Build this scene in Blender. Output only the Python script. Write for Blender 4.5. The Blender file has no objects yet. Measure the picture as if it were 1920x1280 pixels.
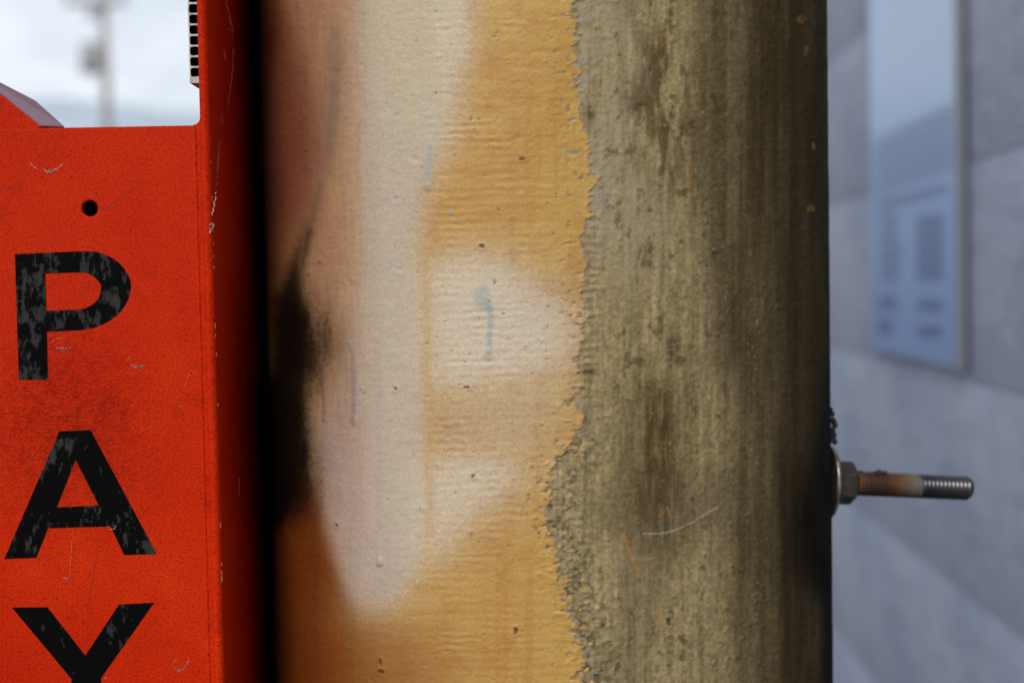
import bpy, bmesh, math
import numpy as np
from mathutils import Vector, Matrix

scene = bpy.context.scene
COL = scene.collection
R = math.radians

# ------------------------------------------------------------------ camera
FPX, CX, CY = 2666.67, 960.0, 640.0          # focal length and centre, in photo pixels (1920 x 1280)
CAM = Vector((0.0, 0.0, 1.40))
PITCH, ROLL = R(2.34), 0.018
_f = Vector((0, math.cos(PITCH), -math.sin(PITCH)))
_r0 = Vector((1, 0, 0)); _u0 = _r0.cross(_f)
CR = _r0 * math.cos(ROLL) - _u0 * math.sin(ROLL)
CU = _r0 * math.sin(ROLL) + _u0 * math.cos(ROLL)
CF = _f
cam_d = bpy.data.cameras.new('camera'); cam = bpy.data.objects.new('camera', cam_d); COL.objects.link(cam)
cam.matrix_world = Matrix(((CR.x, CU.x, -CF.x, CAM.x), (CR.y, CU.y, -CF.y, CAM.y), (CR.z, CU.z, -CF.z, CAM.z), (0, 0, 0, 1)))
cam_d.lens = 50; cam_d.sensor_width = 36; cam_d.clip_start = 0.01; cam_d.clip_end = 20000
cam_d.dof.use_dof = True; cam_d.dof.focus_distance = 0.588; cam_d.dof.aperture_fstop = 5.6
scene.camera = cam

# ------------------------------------------------------------------ sky and sun (bright overcast, key light over the photographer's left shoulder)
SUN_EL, SUN_AZ = R(40), R(180 + 15)           # azimuth clockwise from +Y
world = bpy.data.worlds.new('World'); scene.world = world; world.use_nodes = True
wn, wl = world.node_tree.nodes, world.node_tree.links
wn.clear()
sky = wn.new('ShaderNodeTexSky'); sky.sky_type = 'NISHITA'; sky.sun_disc = False
sky.sun_elevation = SUN_EL; sky.sun_rotation = SUN_AZ; sky.air_density = 1.0; sky.dust_density = 2.0
tc = wn.new('ShaderNodeTexCoord')
cl = wn.new('ShaderNodeTexNoise'); cl.inputs['Scale'].default_value = 7.0; cl.inputs['Detail'].default_value = 4; cl.inputs['Roughness'].default_value = 0.5
mpw = wn.new('ShaderNodeMapping'); mpw.inputs['Scale'].default_value = (1, 1, 2.2)
ramp = wn.new('ShaderNodeMapRange'); ramp.inputs[1].default_value = 0.35; ramp.inputs[2].default_value = 0.62; ramp.inputs[3].default_value = 0.55; ramp.inputs[4].default_value = 1.0
mixc = wn.new('ShaderNodeMix'); mixc.data_type = 'RGBA'
mixc.inputs[7].default_value = (8.5, 8.85, 9.4, 1)
bg = wn.new('ShaderNodeBackground'); bg.inputs['Strength'].default_value = 0.115
out = wn.new('ShaderNodeOutputWorld')
wl.new(tc.outputs['Generated'], mpw.inputs['Vector']); wl.new(mpw.outputs['Vector'], cl.inputs['Vector'])
wl.new(cl.outputs['Fac'], ramp.inputs[0]); wl.new(ramp.outputs[0], mixc.inputs[0])
wl.new(sky.outputs['Color'], mixc.inputs[6]); wl.new(mixc.outputs[2], bg.inputs['Color']); wl.new(bg.outputs[0], out.inputs['Surface'])

sun_d = bpy.data.lights.new('sun', 'SUN'); sun_d.energy = 2.15; sun_d.angle = R(20); sun_d.color = (1.0, 0.92, 0.82)
sun = bpy.data.objects.new('sun', sun_d); COL.objects.link(sun)
sd = Vector((math.sin(SUN_AZ) * math.cos(SUN_EL), math.cos(SUN_AZ) * math.cos(SUN_EL), math.sin(SUN_EL)))
sun.rotation_euler = sd.to_track_quat('Z', 'Y').to_euler()

vs = scene.view_settings
vs.view_transform = 'Standard'; vs.look = 'None'; vs.gamma = 1; vs.use_curve_mapping = False; vs.exposure = 0.0
scene.render.engine = 'CYCLES'
scene.cycles.use_denoising = True; scene.cycles.max_bounces = 8

# ------------------------------------------------------------------ helpers
def ray(px, py):
    return CF + CR * ((px - CX) / FPX) - CU * ((py - CY) / FPX)
def at_y(px, py, Y):
    d = ray(px, py); return CAM + d * (Y / d.y)
def at_x(px, py, X):
    d = ray(px, py); return CAM + d * (X / d.x)
def project(P):                                # numpy (n,3) -> photo pixels
    D = P - np.array(CAM)
    z = D @ np.array(CF); x = D @ np.array(CR); y = D @ np.array(CU)
    return CX + FPX * x / z, CY - FPX * y / z
def lin(*c):
    c = np.asarray(c, float) / 255.0
    return np.where(c <= 0.04045, c / 12.92, ((c + 0.055) / 1.055) ** 2.4)

def obj(name, me, mat=None, parent=None):
    o = bpy.data.objects.new(name, me); COL.objects.link(o)
    if mat is not None and me is not None and len(me.materials) == 0:
        for m in (mat if isinstance(mat, (list, tuple)) else [mat]): me.materials.append(m)
    if parent is not None: o.parent = parent
    return o
def tag(o, label=None, cat=None, group=None, kind=None):
    if label: o['label'] = label
    if cat: o['category'] = cat
    if group: o['group'] = group
    if kind: o['kind'] = kind
    return o
def empty(name, loc, label, cat, group=None):
    o = bpy.data.objects.new(name, None); COL.objects.link(o); o.location = loc; o.empty_display_size = 0.05
    bpy.context.view_layer.update()
    return tag(o, label, cat, group)
def child(name, me, mat, root):
    """mesh given in world coordinates, hung under an unrotated Empty"""
    o = obj(name, me, mat, root)
    o.matrix_parent_inverse = Matrix.Translation(-Vector(root_world(root)))
    return o
def root_world(o):
    v = Vector((0, 0, 0))
    while o is not None:
        v += o.location; o = o.parent
    return v
def mesh_py(name, verts, faces, smooth=False):
    me = bpy.data.meshes.new(name); me.from_pydata([tuple(v) for v in verts], [], faces); me.update()
    if smooth: me.polygons.foreach_set('use_smooth', [True] * len(me.polygons))
    return me
def box_mesh(name, lo, hi, bevel=0.0, seg=2):
    bm = bmesh.new(); bmesh.ops.create_cube(bm, size=1)
    for v in bm.verts:
        v.co = Vector([(lo[i] + hi[i]) / 2 + v.co[i] * (hi[i] - lo[i]) for i in range(3)])
    if bevel: bmesh.ops.bevel(bm, geom=bm.edges[:], offset=bevel, segments=seg, profile=0.5, affect='EDGES')
    me = bpy.data.meshes.new(name); bm.to_mesh(me); bm.free(); return me
def grid_mesh(name, P, wrap=False):
    """P (rows, cols, 3) -> quad grid; built straight from arrays"""
    nr, nc = P.shape[:2]
    me = bpy.data.meshes.new(name)
    i, j = np.meshgrid(np.arange(nr - 1), np.arange(nc if wrap else nc - 1), indexing='ij')
    j2 = (j + 1) % nc
    q = np.stack([i * nc + j, i * nc + j2, (i + 1) * nc + j2, (i + 1) * nc + j], -1).reshape(-1, 4)
    me.vertices.add(nr * nc); me.vertices.foreach_set('co', P.reshape(-1).astype(np.float32))
    me.loops.add(q.size); me.loops.foreach_set('vertex_index', q.reshape(-1).astype(np.int32))
    me.polygons.add(len(q)); me.polygons.foreach_set('loop_start', (np.arange(len(q)) * 4).astype(np.int32))
    me.update(calc_edges=True)
    me.polygons.foreach_set('use_smooth', np.ones(len(q), dtype=bool))
    me.validate(); return me
def smooth_closed(pts, flags, n=5):
    """Catmull-Rom through the runs flagged 1 (curved), straight elsewhere"""
    out = []; N = len(pts)
    for k in range(N):
        p1 = np.array(pts[k]); p2 = np.array(pts[(k + 1) % N])
        if flags[k] and flags[(k + 1) % N]:
            p0 = np.array(pts[k - 1]); p3 = np.array(pts[(k + 2) % N])
            for t in np.arange(n) / n:
                out.append(0.5 * (2 * p1 + (p2 - p0) * t + (2 * p0 - 5 * p1 + 4 * p2 - p3) * t * t + (3 * p1 - p0 - 3 * p2 + p3) * t ** 3))
        else: out.append(p1)
    return out
def plate(name, loops, y_front, thick, bevel=0.0, res=2):
    """solid sheet from closed (x, z) loops (first outer, others holes), front at y_front facing -Y"""
    cu = bpy.data.curves.new(name, 'CURVE'); cu.dimensions = '2D'; cu.fill_mode = 'BOTH'
    cu.extrude = thick / 2 - bevel; cu.bevel_depth = bevel; cu.offset = -bevel; cu.bevel_resolution = res
    for lp in loops:
        s = cu.splines.new('POLY'); s.points.add(len(lp) - 1); s.use_cyclic_u = True
        for p, c in zip(s.points, lp): p.co = (c[0], c[1], 0, 1)
    tmp = bpy.data.objects.new(name, cu); COL.objects.link(tmp)
    dg = bpy.context.evaluated_depsgraph_get(); dg.update()
    me = bpy.data.meshes.new_from_object(tmp.evaluated_get(dg))
    bpy.data.objects.remove(tmp); bpy.data.curves.remove(cu)
    me.transform(Matrix(((1, 0, 0, 0), (0, 0, -1, y_front + thick / 2), (0, 1, 0, 0), (0, 0, 0, 1))))
    me.name = name; return me
def lathe(name, profile, axis0, axis_dir, n=32, smooth=True, jitter=None):
    """profile [(distance along axis, radius)]"""
    d = Vector(axis_dir).normalized(); a = d.orthogonal().normalized(); b = d.cross(a)
    th = np.linspace(0, 2 * np.pi, n, endpoint=False)
    P = np.zeros((len(profile), n, 3))
    for i, (t, r) in enumerate(profile):
        rr = np.full(n, r) if jitter is None else r * (1 + jitter(t, th))
        P[i] = np.array(axis0) + np.array(d) * t + np.outer(rr * np.cos(th), np.array(a)) + np.outer(rr * np.sin(th), np.array(b))
    me = grid_mesh(name, P, wrap=True)
    bm = bmesh.new(); bm.from_mesh(me)
    bmesh.ops.holes_fill(bm, edges=[e for e in bm.edges if e.is_boundary], sides=0)
    bmesh.ops.recalc_face_normals(bm, faces=bm.faces[:])
    bm.to_mesh(me); bm.free()
    return me

rng = np.random.default_rng(7)
def vnoise(x, y, seed):
    g = np.random.default_rng(seed).random((256, 256))
    xi = np.floor(x).astype(int); yi = np.floor(y).astype(int)
    fx = x - xi; fy = y - yi; fx = fx * fx * (3 - 2 * fx); fy = fy * fy * (3 - 2 * fy)
    a, b = xi & 255, (xi + 1) & 255; c, d = yi & 255, (yi + 1) & 255
    return (g[a, c] * (1 - fx) + g[b, c] * fx) * (1 - fy) + (g[a, d] * (1 - fx) + g[b, d] * fx) * fy
def fbm(x, y, sx, sy, octv=3, seed=0, gain=0.5):
    s = 0; amp = 1; tot = 0
    for o in range(octv):
        s = s + amp * vnoise(x / sx * 2 ** o + 17.3 * o, y / sy * 2 ** o + 5.1 * o, seed + o); tot += amp; amp *= gain
    return s / tot
def sstep(a, b, x):
    t = np.clip((x - a) / (b - a), 0, 1); return t * t * (3 - 2 * t)

class Chart:
    """a small paint chart of soft-edged patches, sampled per vertex of the surface that carries the paint"""
    def __init__(s, u0, u1, v0, v1, step=2.0):
        s.u0, s.v0, s.step = u0, v0, step
        s.u, s.v = np.meshgrid(np.arange(u0, u1, step), np.arange(v0, v1, step), indexing='xy')
        s.shape = s.u.shape
        s.fu = np.fft.rfftfreq(s.shape[1] * 1, 1)[None, :]; s.fv = np.fft.fftfreq(s.shape[0], 1)[:, None]
    def poly(s, pts, blur):
        m = np.zeros(s.shape, bool); n = len(pts)
        for k in range(n):
            (x1, y1), (x2, y2) = pts[k], pts[(k + 1) % n]
            if y1 == y2: continue
            c = ((y1 > s.v) != (y2 > s.v)) & (s.u < (x2 - x1) * (s.v - y1) / (y2 - y1) + x1)
            m ^= c
        return s.blur(m.astype(float), blur)
    def blur(s, m, sig):
        if not isinstance(sig, (tuple, list)): sig = (sig, sig)
        su, sv = sig[0] / s.step, sig[1] / s.step
        pad = int(3 * max(su, sv)) + 2
        mp = np.pad(m, pad, mode='edge')
        fu = np.fft.rfftfreq(mp.shape[1])[None, :]; fv = np.fft.fftfreq(mp.shape[0])[:, None]
        g = np.exp(-2 * np.pi ** 2 * ((su * fu) ** 2 + (sv * fv) ** 2))
        r = np.fft.irfft2(np.fft.rfft2(mp) * g, s=mp.shape)
        return np.clip(r[pad:-pad, pad:-pad], 0, 1)
    def stroke(s, pts, w, blur):
        m = np.zeros(s.shape)
        for (x1, y1), (x2, y2) in zip(pts[:-1], pts[1:]):
            dx, dy = x2 - x1, y2 - y1; L = dx * dx + dy * dy + 1e-9
            t = np.clip(((s.u - x1) * dx + (s.v - y1) * dy) / L, 0, 1)
            m = np.maximum(m, (np.hypot(s.u - x1 - t * dx, s.v - y1 - t * dy) < w).astype(float))
        return s.blur(m, blur)
    def sample(s, m, u, v):
        x = np.clip((u - s.u0) / s.step, 0, s.shape[1] - 1.001); y = np.clip((v - s.v0) / s.step, 0, s.shape[0] - 1.001)
        i, j = y.astype(int), x.astype(int); fy, fx = y - i, x - j
        return (m[i, j] * (1 - fx) + m[i, j + 1] * fx) * (1 - fy) + (m[i + 1, j] * (1 - fx) + m[i + 1, j + 1] * fx) * fy

# ------------------------------------------------------------------ materials
def material(name, color=(0.5, 0.5, 0.5), rough=0.5, metal=0.0, spec=0.5):
    m = bpy.data.materials.new(name); m.use_nodes = True
    b = m.node_tree.nodes['Principled BSDF']
    b.inputs['Base Color'].default_value = (*color, 1); b.inputs['Roughness'].default_value = rough
    b.inputs['Metallic'].default_value = metal; b.inputs['Specular IOR Level'].default_value = spec
    return m, m.node_tree.nodes, m.node_tree.links, b
def noise_node(n, l, scale, detail=3, rough=0.5, stretch=None, coord='Object'):
    t = n.new('ShaderNodeTexCoord'); x = n.new('ShaderNodeTexNoise')
    x.inputs['Scale'].default_value = scale; x.inputs['Detail'].default_value = detail; x.inputs['Roughness'].default_value = rough
    if stretch:
        mp = n.new('ShaderNodeMapping'); mp.inputs['Scale'].default_value = stretch
        l.new(t.outputs[coord], mp.inputs['Vector']); l.new(mp.outputs['Vector'], x.inputs['Vector'])
    else: l.new(t.outputs[coord], x.inputs['Vector'])
    return x.outputs['Fac']
def ramp_node(n, l, fac, stops):
    r = n.new('ShaderNodeValToRGB'); e = r.color_ramp.elements
    while len(e) < len(stops): e.new(0.5)
    for k, (p, c) in enumerate(stops):
        e[k].position = p; e[k].color = (*c, 1)
    l.new(fac, r.inputs['Fac']); return r.outputs['Color']
def bump_node(n, l, h, dist, strength=1.0, prev=None):
    b = n.new('ShaderNodeBump'); b.inputs['Distance'].default_value = dist; b.inputs['Strength'].default_value = strength
    l.new(h, b.inputs['Height'])
    if prev is not None: l.new(prev, b.inputs['Normal'])
    return b.outputs['Normal']

# orange sheet-metal paint, several brushed coats
def orange_paint(name, wrinkle=True, spec=0.08):
    m, n, l, b = material(name, rough=0.55, spec=spec)
    big = noise_node(n, l, 9, 4, 0.6)
    col = ramp_node(n, l, big, [(0.30, (0.46, 0.012, 0.0004)), (0.55, (0.55, 0.021, 0.0008)), (0.75, (0.61, 0.032, 0.0015))])
    spk = noise_node(n, l, 1100, 3, 0.6)
    mx = n.new('ShaderNodeMix'); mx.data_type = 'RGBA'; mx.blend_type = 'MULTIPLY'
    sp = ramp_node(n, l, spk, [(0.34, (0.55, 0.42, 0.4)), (0.50, (1, 1, 1)), (0.66, (1.12, 1.3, 1.5))])
    mx.inputs[0].default_value = 0.8; l.new(col, mx.inputs[6]); l.new(sp, mx.inputs[7]); l.new(mx.outputs[2], b.inputs['Base Color'])
    nm = bump_node(n, l, noise_node(n, l, 950, 3, 0.6), 0.00022, 0.55)
    if wrinkle:
        # an orange-peel patch where an older coat crazed, strongest between two of the letters
        t = n.new('ShaderNodeTexCoord'); d = n.new('ShaderNodeVectorMath'); d.operation = 'DISTANCE'
        c = at_y(110, 800, 0.58) - KROOT; d.inputs[1].default_value = c
        l.new(t.outputs['Object'], d.inputs[0])
        mr = n.new('ShaderNodeMapRange'); mr.inputs[1].default_value = 0.0; mr.inputs[2].default_value = 0.055; mr.inputs[3].default_value = 1.0; mr.inputs[4].default_value = 0.06
        l.new(d.outputs['Value'], mr.inputs[0])
        w = noise_node(n, l, 620, 5, 0.65, (1.0, 1.0, 1.3))
        mu = n.new('ShaderNodeMath'); mu.operation = 'MULTIPLY'; l.new(w, mu.inputs[0]); l.new(mr.outputs[0], mu.inputs[1])
        nm = bump_node(n, l, mu.outputs[0], 0.0013, 1.0, nm)
        # blisters and dents
        nm = bump_node(n, l, noise_node(n, l, 45, 2, 0.5), 0.0015, 0.25, nm)
    gr = noise_node(n, l, 60, 6, 0.7)
    gm = ramp_node(n, l, gr, [(0.28, (0.60, 0.50, 0.5)), (0.44, (1, 1, 1)), (0.70, (1.06, 1.35, 1.6))])
    m2 = n.new('ShaderNodeMix'); m2.data_type = 'RGBA'; m2.blend_type = 'MULTIPLY'; m2.inputs[0].default_value = 0.55
    l.new(mx.outputs[2], m2.inputs[6]); l.new(gm, m2.inputs[7])
    vo = n.new('ShaderNodeTexVoronoi'); vo.inputs['Scale'].default_value = 190; t_ = n.new('ShaderNodeTexCoord'); l.new(t_.outputs['Object'], vo.inputs['Vector'])
    pk_ = ramp_node(n, l, vo.outputs['Distance'], [(0.05, (0.25, 0.1, 0.1)), (0.11, (1, 1, 1))])            # pin-prick pits
    m3 = n.new('ShaderNodeMix'); m3.data_type = 'RGBA'; m3.blend_type = 'MULTIPLY'; m3.inputs[0].default_value = 0.7
    l.new(m2.outputs[2], m3.inputs[6]); l.new(pk_, m3.inputs[7])
    last = m3
    if wrinkle:
        dm = ramp_node(n, l, noise_node(n, l, 330, 5, 0.7), [(0.40, (0.42, 0.30, 0.3)), (0.56, (1, 1, 1))])
        m4 = n.new('ShaderNodeMix'); m4.data_type = 'RGBA'; m4.blend_type = 'MULTIPLY'
        mf = n.new('ShaderNodeMath'); mf.operation = 'MULTIPLY'; mf.inputs[1].default_value = 0.65; l.new(mr.outputs[0], mf.inputs[0]); l.new(mf.outputs[0], m4.inputs[0])
        l.new(m3.outputs[2], m4.inputs[6]); l.new(dm, m4.inputs[7]); last = m4
    l.new(last.outputs[2], b.inputs['Base Color'])
    l.new(nm, b.inputs['Normal'])
    return m

# ------------------------------------------------------------------ ground, hill, utility pole
m_ground, n, l, b = material('asphalt', (0.06, 0.06, 0.06), 0.9)
l.new(ramp_node(n, l, noise_node(n, l, 60, 6, 0.7), [(0.3, (0.045, 0.045, 0.045)), (0.7, (0.10, 0.10, 0.095))]), b.inputs['Base Color'])
me = mesh_py('ground', [(-6000, -6000, 0), (6000, -6000, 0), (6000, 6000, 0), (-6000, 6000, 0)], [(0, 1, 2, 3)])
tag(obj('ground', me, m_ground), kind='structure')

m_hill, n, l, b = material('hazy_hill', rough=1.0)
l.new(ramp_node(n, l, noise_node(n, l, 0.02, 5, 0.6), [(0.35, (0.30, 0.37, 0.44)), (0.65, (0.38, 0.45, 0.52))]), b.inputs['Base Color'])  # blue-grey of distance haze put into the hill's colour
a = np.linspace(R(-45), R(20), 140)
rows = []
for dist, k in ((1500, 0.0), (1650, 0.5), (1900, 1.0), (2300, 0.85)):
    h = k * (238 + 26 * (fbm(a * 40, a * 0, 3.0, 1, 4, 91) - 0.5))
    rows.append(np.stack([np.sin(a) * dist, np.cos(a) * dist, h - 2 * (k == 0)], -1))
tag(obj('hill', grid_mesh('hill', np.array(rows)), m_hill), kind='structure')

m_wood, n, l, b = material('pole_wood', rough=0.9)
l.new(ramp_node(n, l, noise_node(n, l, 6, 4, 0.6, (4, 4, 0.2)), [(0.3, (0.20, 0.19, 0.18)), (0.7, (0.34, 0.32, 0.30))]), b.inputs['Base Color'])
m_tank, *_ = material('transformer_paint', (0.34, 0.36, 0.38), 0.5)
m_porc, *_ = material('porcelain', (0.22, 0.16, 0.12), 0.3)
PY = 40.0
base = at_y(197, 100, PY); px_, = [base.x]
pole = empty('utility_pole', (px_, PY, 0), 'wooden utility pole with transformer and crossarm, out of focus against the bright sky', 'utility pole')
ztop = at_y(197, -70, PY).z
child('pole', lathe('pole', [(0, 0.17), (ztop * 0.5, 0.14), (ztop, 0.11)], (px_, PY, 0), (0, 0, 1), 20), m_wood, pole)
zc = at_y(165, 108, PY).z; xt = px_ - 0.42
tk = child('transformer', lathe('transformer', [(0, 0.22), (0.05, 0.27), (0.80, 0.27), (0.86, 0.24), (0.90, 0.10)], (xt, PY, zc - 0.45), (0, 0, 1), 24), m_tank, pole)
me = lathe('bushing', [(0, 0.04), (0.08, 0.07), (0.12, 0.04), (0.2, 0.07), (0.26, 0.03)], (xt, PY, zc + 0.44), (0, 0, 1), 14)
bu = obj('bushing', me, m_porc, tk); bu.matrix_parent_inverse = Matrix.Translation(-Vector(root_world(pole)))
child('bracket', box_mesh('bracket', (xt + 0.2, PY - 0.05, zc - 0.2), (px_ - 0.05, PY + 0.05, zc + 0.2), 0.01), m_tank, pole)
za = at_y(165, 8, PY).z
child('crossarm', box_mesh('crossarm', (px_ - 1.05, PY - 0.19, za - 0.07), (px_ + 0.7, PY - 0.10, za + 0.07), 0.01), m_wood, pole)
for dx in (-0.95, -0.5, 0.55):
    child('insulator', lathe('insulator', [(0, 0.03), (0.1, 0.03), (0.12, 0.08), (0.2, 0.06), (0.26, 0.03)], (px_ + dx, PY - 0.145, za + 0.068), (0, 0, 1), 14), m_porc, pole)
child('cutout_box', box_mesh('cutout_box', (px_ - 0.42, PY - 0.30, za - 0.42), (px_ - 0.14, PY - 0.06, za - 0.06), 0.02), m_tank, pole)

# ------------------------------------------------------------------ side wall of painted blocks, running away from the camera on the right
WD, WA = 0.45, R(2.55)
WX, WN = Vector((math.sin(WA), math.cos(WA), 0)), Vector((-math.cos(WA), math.sin(WA), 0))
WO = Vector((WD, 0, 0))
def on_wall(px, py, off=0.0):                  # (distance along wall, height)
    d = ray(px, py); t = (WO + WN * off - CAM).dot(WN) / d.dot(WN); p = CAM + d * t
    return (p - WO).dot(WX), p.z
WM = Matrix(((WX.x, WN.x, 0, WO.x), (WX.y, WN.y, 0, WO.y), (0, 0, 1, 0), (0, 0, 0, 1)))   # local x along wall, y out of the wall, z up
m_wall, n, l, b = material('wall_paint', rough=0.75)
big = noise_node(n, l, 3.0, 4, 0.6); fine = noise_node(n, l, 14, 4, 0.65, (1, 1, 0.6))
c1 = ramp_node(n, l, big, [(0.30, (0.22, 0.265, 0.37)), (0.46, (0.285, 0.325, 0.44)), (0.64, (0.36, 0.395, 0.50))])
c2 = ramp_node(n, l, fine, [(0.33, (0.80, 0.79, 0.76)), (0.5, (1, 1, 1))])
mx = n.new('ShaderNodeMix'); mx.data_type = 'RGBA'; mx.blend_type = 'MULTIPLY'; mx.inputs[0].default_value = 0.55
l.new(c1, mx.inputs[6]); l.new(c2, mx.inputs[7]); l.new(mx.outputs[2], b.inputs['Base Color'])
l.new(bump_node(n, l, noise_node(n, l, 25, 4, 0.6), 0.01, 0.5), b.inputs['Normal'])
m_mortar, *_ = material('mortar', (0.25, 0.275, 0.33), 0.9)
wall = empty('block_wall', WO, 'pale blue-grey painted block wall beside the pillar, carrying the poster', 'wall')
wall.rotation_euler = (0, 0, -WA + R(90)); wall.rotation_euler = WM.to_euler()
CH, BL = 0.249, 0.62
z_ref = 1.2785
S0, S1 = -5.3, 7.4
obj('mortar_core', box_mesh('mortar_core', (S0, -0.2, 0), (S1, -0.003, 5.0)), m_mortar, wall)
bms = [box_mesh('block_%d' % k, (0.00005, -0.09, 0.0009), (BL - 0.00005, 0.0, CH - 0.0009), 0.0009, 3) for k in range(1)]
bms[0].materials.append(m_wall); bms[0].polygons.foreach_set('use_smooth', [True] * len(bms[0].polygons))
zc0 = z_ref - 5 * CH
for c in range(0, 14):
    for k in range(21):
        o = obj('block', bms[0], None, wall)
        o.location = (S0 + k * BL - (0.31 if c % 2 else 0.0), 0.0003 * rng.normal(), zc0 + c * CH)
        o.rotation_euler = (0.0008 * rng.normal(), 0.0006 * rng.normal(), 0.0004 * rng.normal())

# poster on the wall
(s_l, _), (s_r, _) = on_wall(1637, 600, 0.008), on_wall(1800, 600, 0.008)
_, z_b = on_wall(1720, 672, 0.008); z_t = 2.05
sA, sB = min(s_l, s_r), max(s_l, s_r)
ch = Chart(1560, 1860, -160, 720, 2.0)
ns, nz = 110, 260
S, Z = np.meshgrid(np.linspace(sA, sB, ns), np.linspace(z_b, z_t, nz), indexing='xy')
Pw = np.array(WO) + S[..., None] * np.array(WX) + 0.010 * np.array(WN) + np.array([0, 0, 1.0]) * Z[..., None]
pu, pv = project(Pw.reshape(-1, 3))
sk, bl, dk = lin(180, 204, 236), lin(126, 151, 200), lin(62, 84, 136)
g = sstep(120, 420, ch.v)
img = sk * (1 - g[..., None]) + bl * g[..., None]
def lay(img, m, c): return img * (1 - m[..., None]) + np.asarray(c) * m[..., None]
fac = ch.poly([(1640, 265), (1790, 185), (1790, 320), (1640, 372)], 6)
img = lay(img, fac * 0.55, lin(110, 132, 178))
for k in range(8):
    y0 = 262 + k * 15
    img = lay(img, 0.95 * fac * ch.stroke([(1640, y0), (1790, y0 - 55)], 3.2, 1.5), dk)
img = lay(img, 0.8 * ch.poly([(1648, 376), (1778, 342), (1778, 362), (1648, 398)], 3), dk)
for pts in ([(1718, 400), (1770, 402), (1770, 528), (1720, 526)], [(1648, 400), (1690, 402), (1684, 440), (1696, 470), (1684, 530), (1648, 530)],
            [(1722, 560), (1768, 562), (1768, 586), (1722, 584)], [(1648, 552), (1682, 554), (1682, 584), (1648, 582)],
            [(1722, 610), (1768, 612), (1768, 634), (1722, 632)], [(1648, 600), (1674, 600), (1674, 630), (1648, 630)]):
    img = lay(img, 0.8 * ch.poly(pts, 3), dk)
for k in range(6):
    img = lay(img, 0.35 * ch.stroke([(1640, 418 + k * 20), (1700, 414 + k * 20)], 3, 2), sk)
pc = np.stack([ch.sample(img[..., k], pu, pv) for k in range(3)] + [np.ones_like(pu)], -1)
poster = empty('poster', WO + WX * ((sA + sB) / 2) + Vector((0, 0, z_b)), 'blue-tinted poster of a building facade fixed to the block wall', 'poster')
me = grid_mesh('printed_sheet', Pw)
at = me.color_attributes.new('print', 'FLOAT_COLOR', 'POINT'); at.data.foreach_set('color', pc.reshape(-1).astype(np.float32))
m_print, n, l, b = material('poster_print', rough=0.35)
av = n.new('ShaderNodeAttribute'); av.attribute_name = 'print'; l.new(av.outputs['Color'], b.inputs['Base Color'])
child('printed_sheet', me, m_print, poster)
m_back, *_ = material('poster_backing', (0.20, 0.22, 0.26), 0.6)
me = box_mesh('backing_board', (sA - 0.004, 0.004, z_b - 0.002), (sB + 0.012, 0.009, z_t + 0.004), 0.001)
me.transform(Matrix(((WX.x, WN.x, 0, WO.x), (WX.y, WN.y, 0, WO.y), (0, 0, 1, 0), (0, 0, 0, 1))))
child('backing_board', me, m_back, poster)
for s_e in (sA - 0.004,):
    me = box_mesh('edge_strip', (s_e - 0.009, 0.004, z_b - 0.002), (s_e, 0.014, z_t + 0.004), 0.001)
    me.transform(WM); child('edge_strip', me, m_back, poster)

# ------------------------------------------------------------------ painted pillar
PR = 0.136
al, ar = math.atan((503 - CX) / FPX), math.atan((1557 - CX) / FPX)
PD = PR / math.sin((ar - al) / 2); pa = (al + ar) / 2
PX, PYc = PD * math.sin(pa), PD * math.cos(pa)
zt, zb = at_y(1000, -175, PYc - PR).z, at_y(1000, 1440, PYc - PR).z
th = np.concatenate([np.linspace(R(-104), R(104), 780), np.linspace(R(104), R(256), 46)[1:-1]])      # 0 faces the camera
zz = np.concatenate([np.linspace(0, zb, 14)[:-1], np.linspace(zb, zt, 780), np.linspace(zt, 3.2, 22)[1:]])
TH, ZZ = np.meshgrid(th, zz, indexing='xy')
tf = TH + pa * 0
nx, ny = np.sin(tf), -np.cos(tf)
P0 = np.stack([PX + PR * nx, PYc + PR * ny, ZZ], -1)
U, V = project(P0.reshape(-1, 3)); U = U.reshape(TH.shape); V = V.reshape(TH.shape)
tl, tr = al - R(90), ar + R(90) - 0.0                        # silhouettes: normals square to the sight line
tL = -(R(90) - abs((ar - al) / 2)) - pa; tR = (R(90) - abs((ar - al) / 2)) - pa
U = np.where(TH > tR, 1557 + (TH - tR) * 500, U); U = np.where(TH < tL, 503 + (TH - tL) * 500, U)
V = np.clip(V, -240, 1520)
pc_ = Chart(470, 1640, -70, 1440, 2.0)
C = pc_
# --- masks of the sprayed colours, stains and painted-in shade
wcol = C.poly([(655, -80), (886, -80), (884, 90), (856, 190), (836, 275), (800, 365), (790, 440), (802, 600), (802, 850), (822, 940), (806, 1030), (780, 1085),
               (735, 1135), (665, 1140), (632, 1050), (602, 900), (598, 800), (640, 700), (665, 500), (660, 200)], (22, 16))
wb = C.poly([(790, 488), (880, 470), (960, 486), (1010, 535), (1070, 565), (1092, 630), (1070, 690), (1000, 715), (900, 732), (790, 742)], (32, 28))
wc = C.poly([(780, 845), (930, 845), (990, 860), (985, 895), (950, 930), (890, 968), (845, 1030), (780, 1090)], (32, 26))
wtip = C.poly([(640, 1040), (800, 1040), (770, 1110), (700, 1165), (655, 1120)], 24)
white = np.clip(np.maximum.reduce([wcol, 1.02 * wb, 0.97 * wc, 0.8 * wtip]), 0, 1)
white_soft = C.poly([(800, 470), (1060, 520), (1100, 600), (1080, 720), (1040, 800), (960, 940), (820, 1060), (800, 900)], 38)
pink = C.poly([(470, -80), (690, -80), (700, 300), (690, 560), (700, 800), (690, 980), (660, 1130), (635, 1060), (612, 960), (596, 830), (575, 700), (545, 420), (470, 400)], 20)
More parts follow.
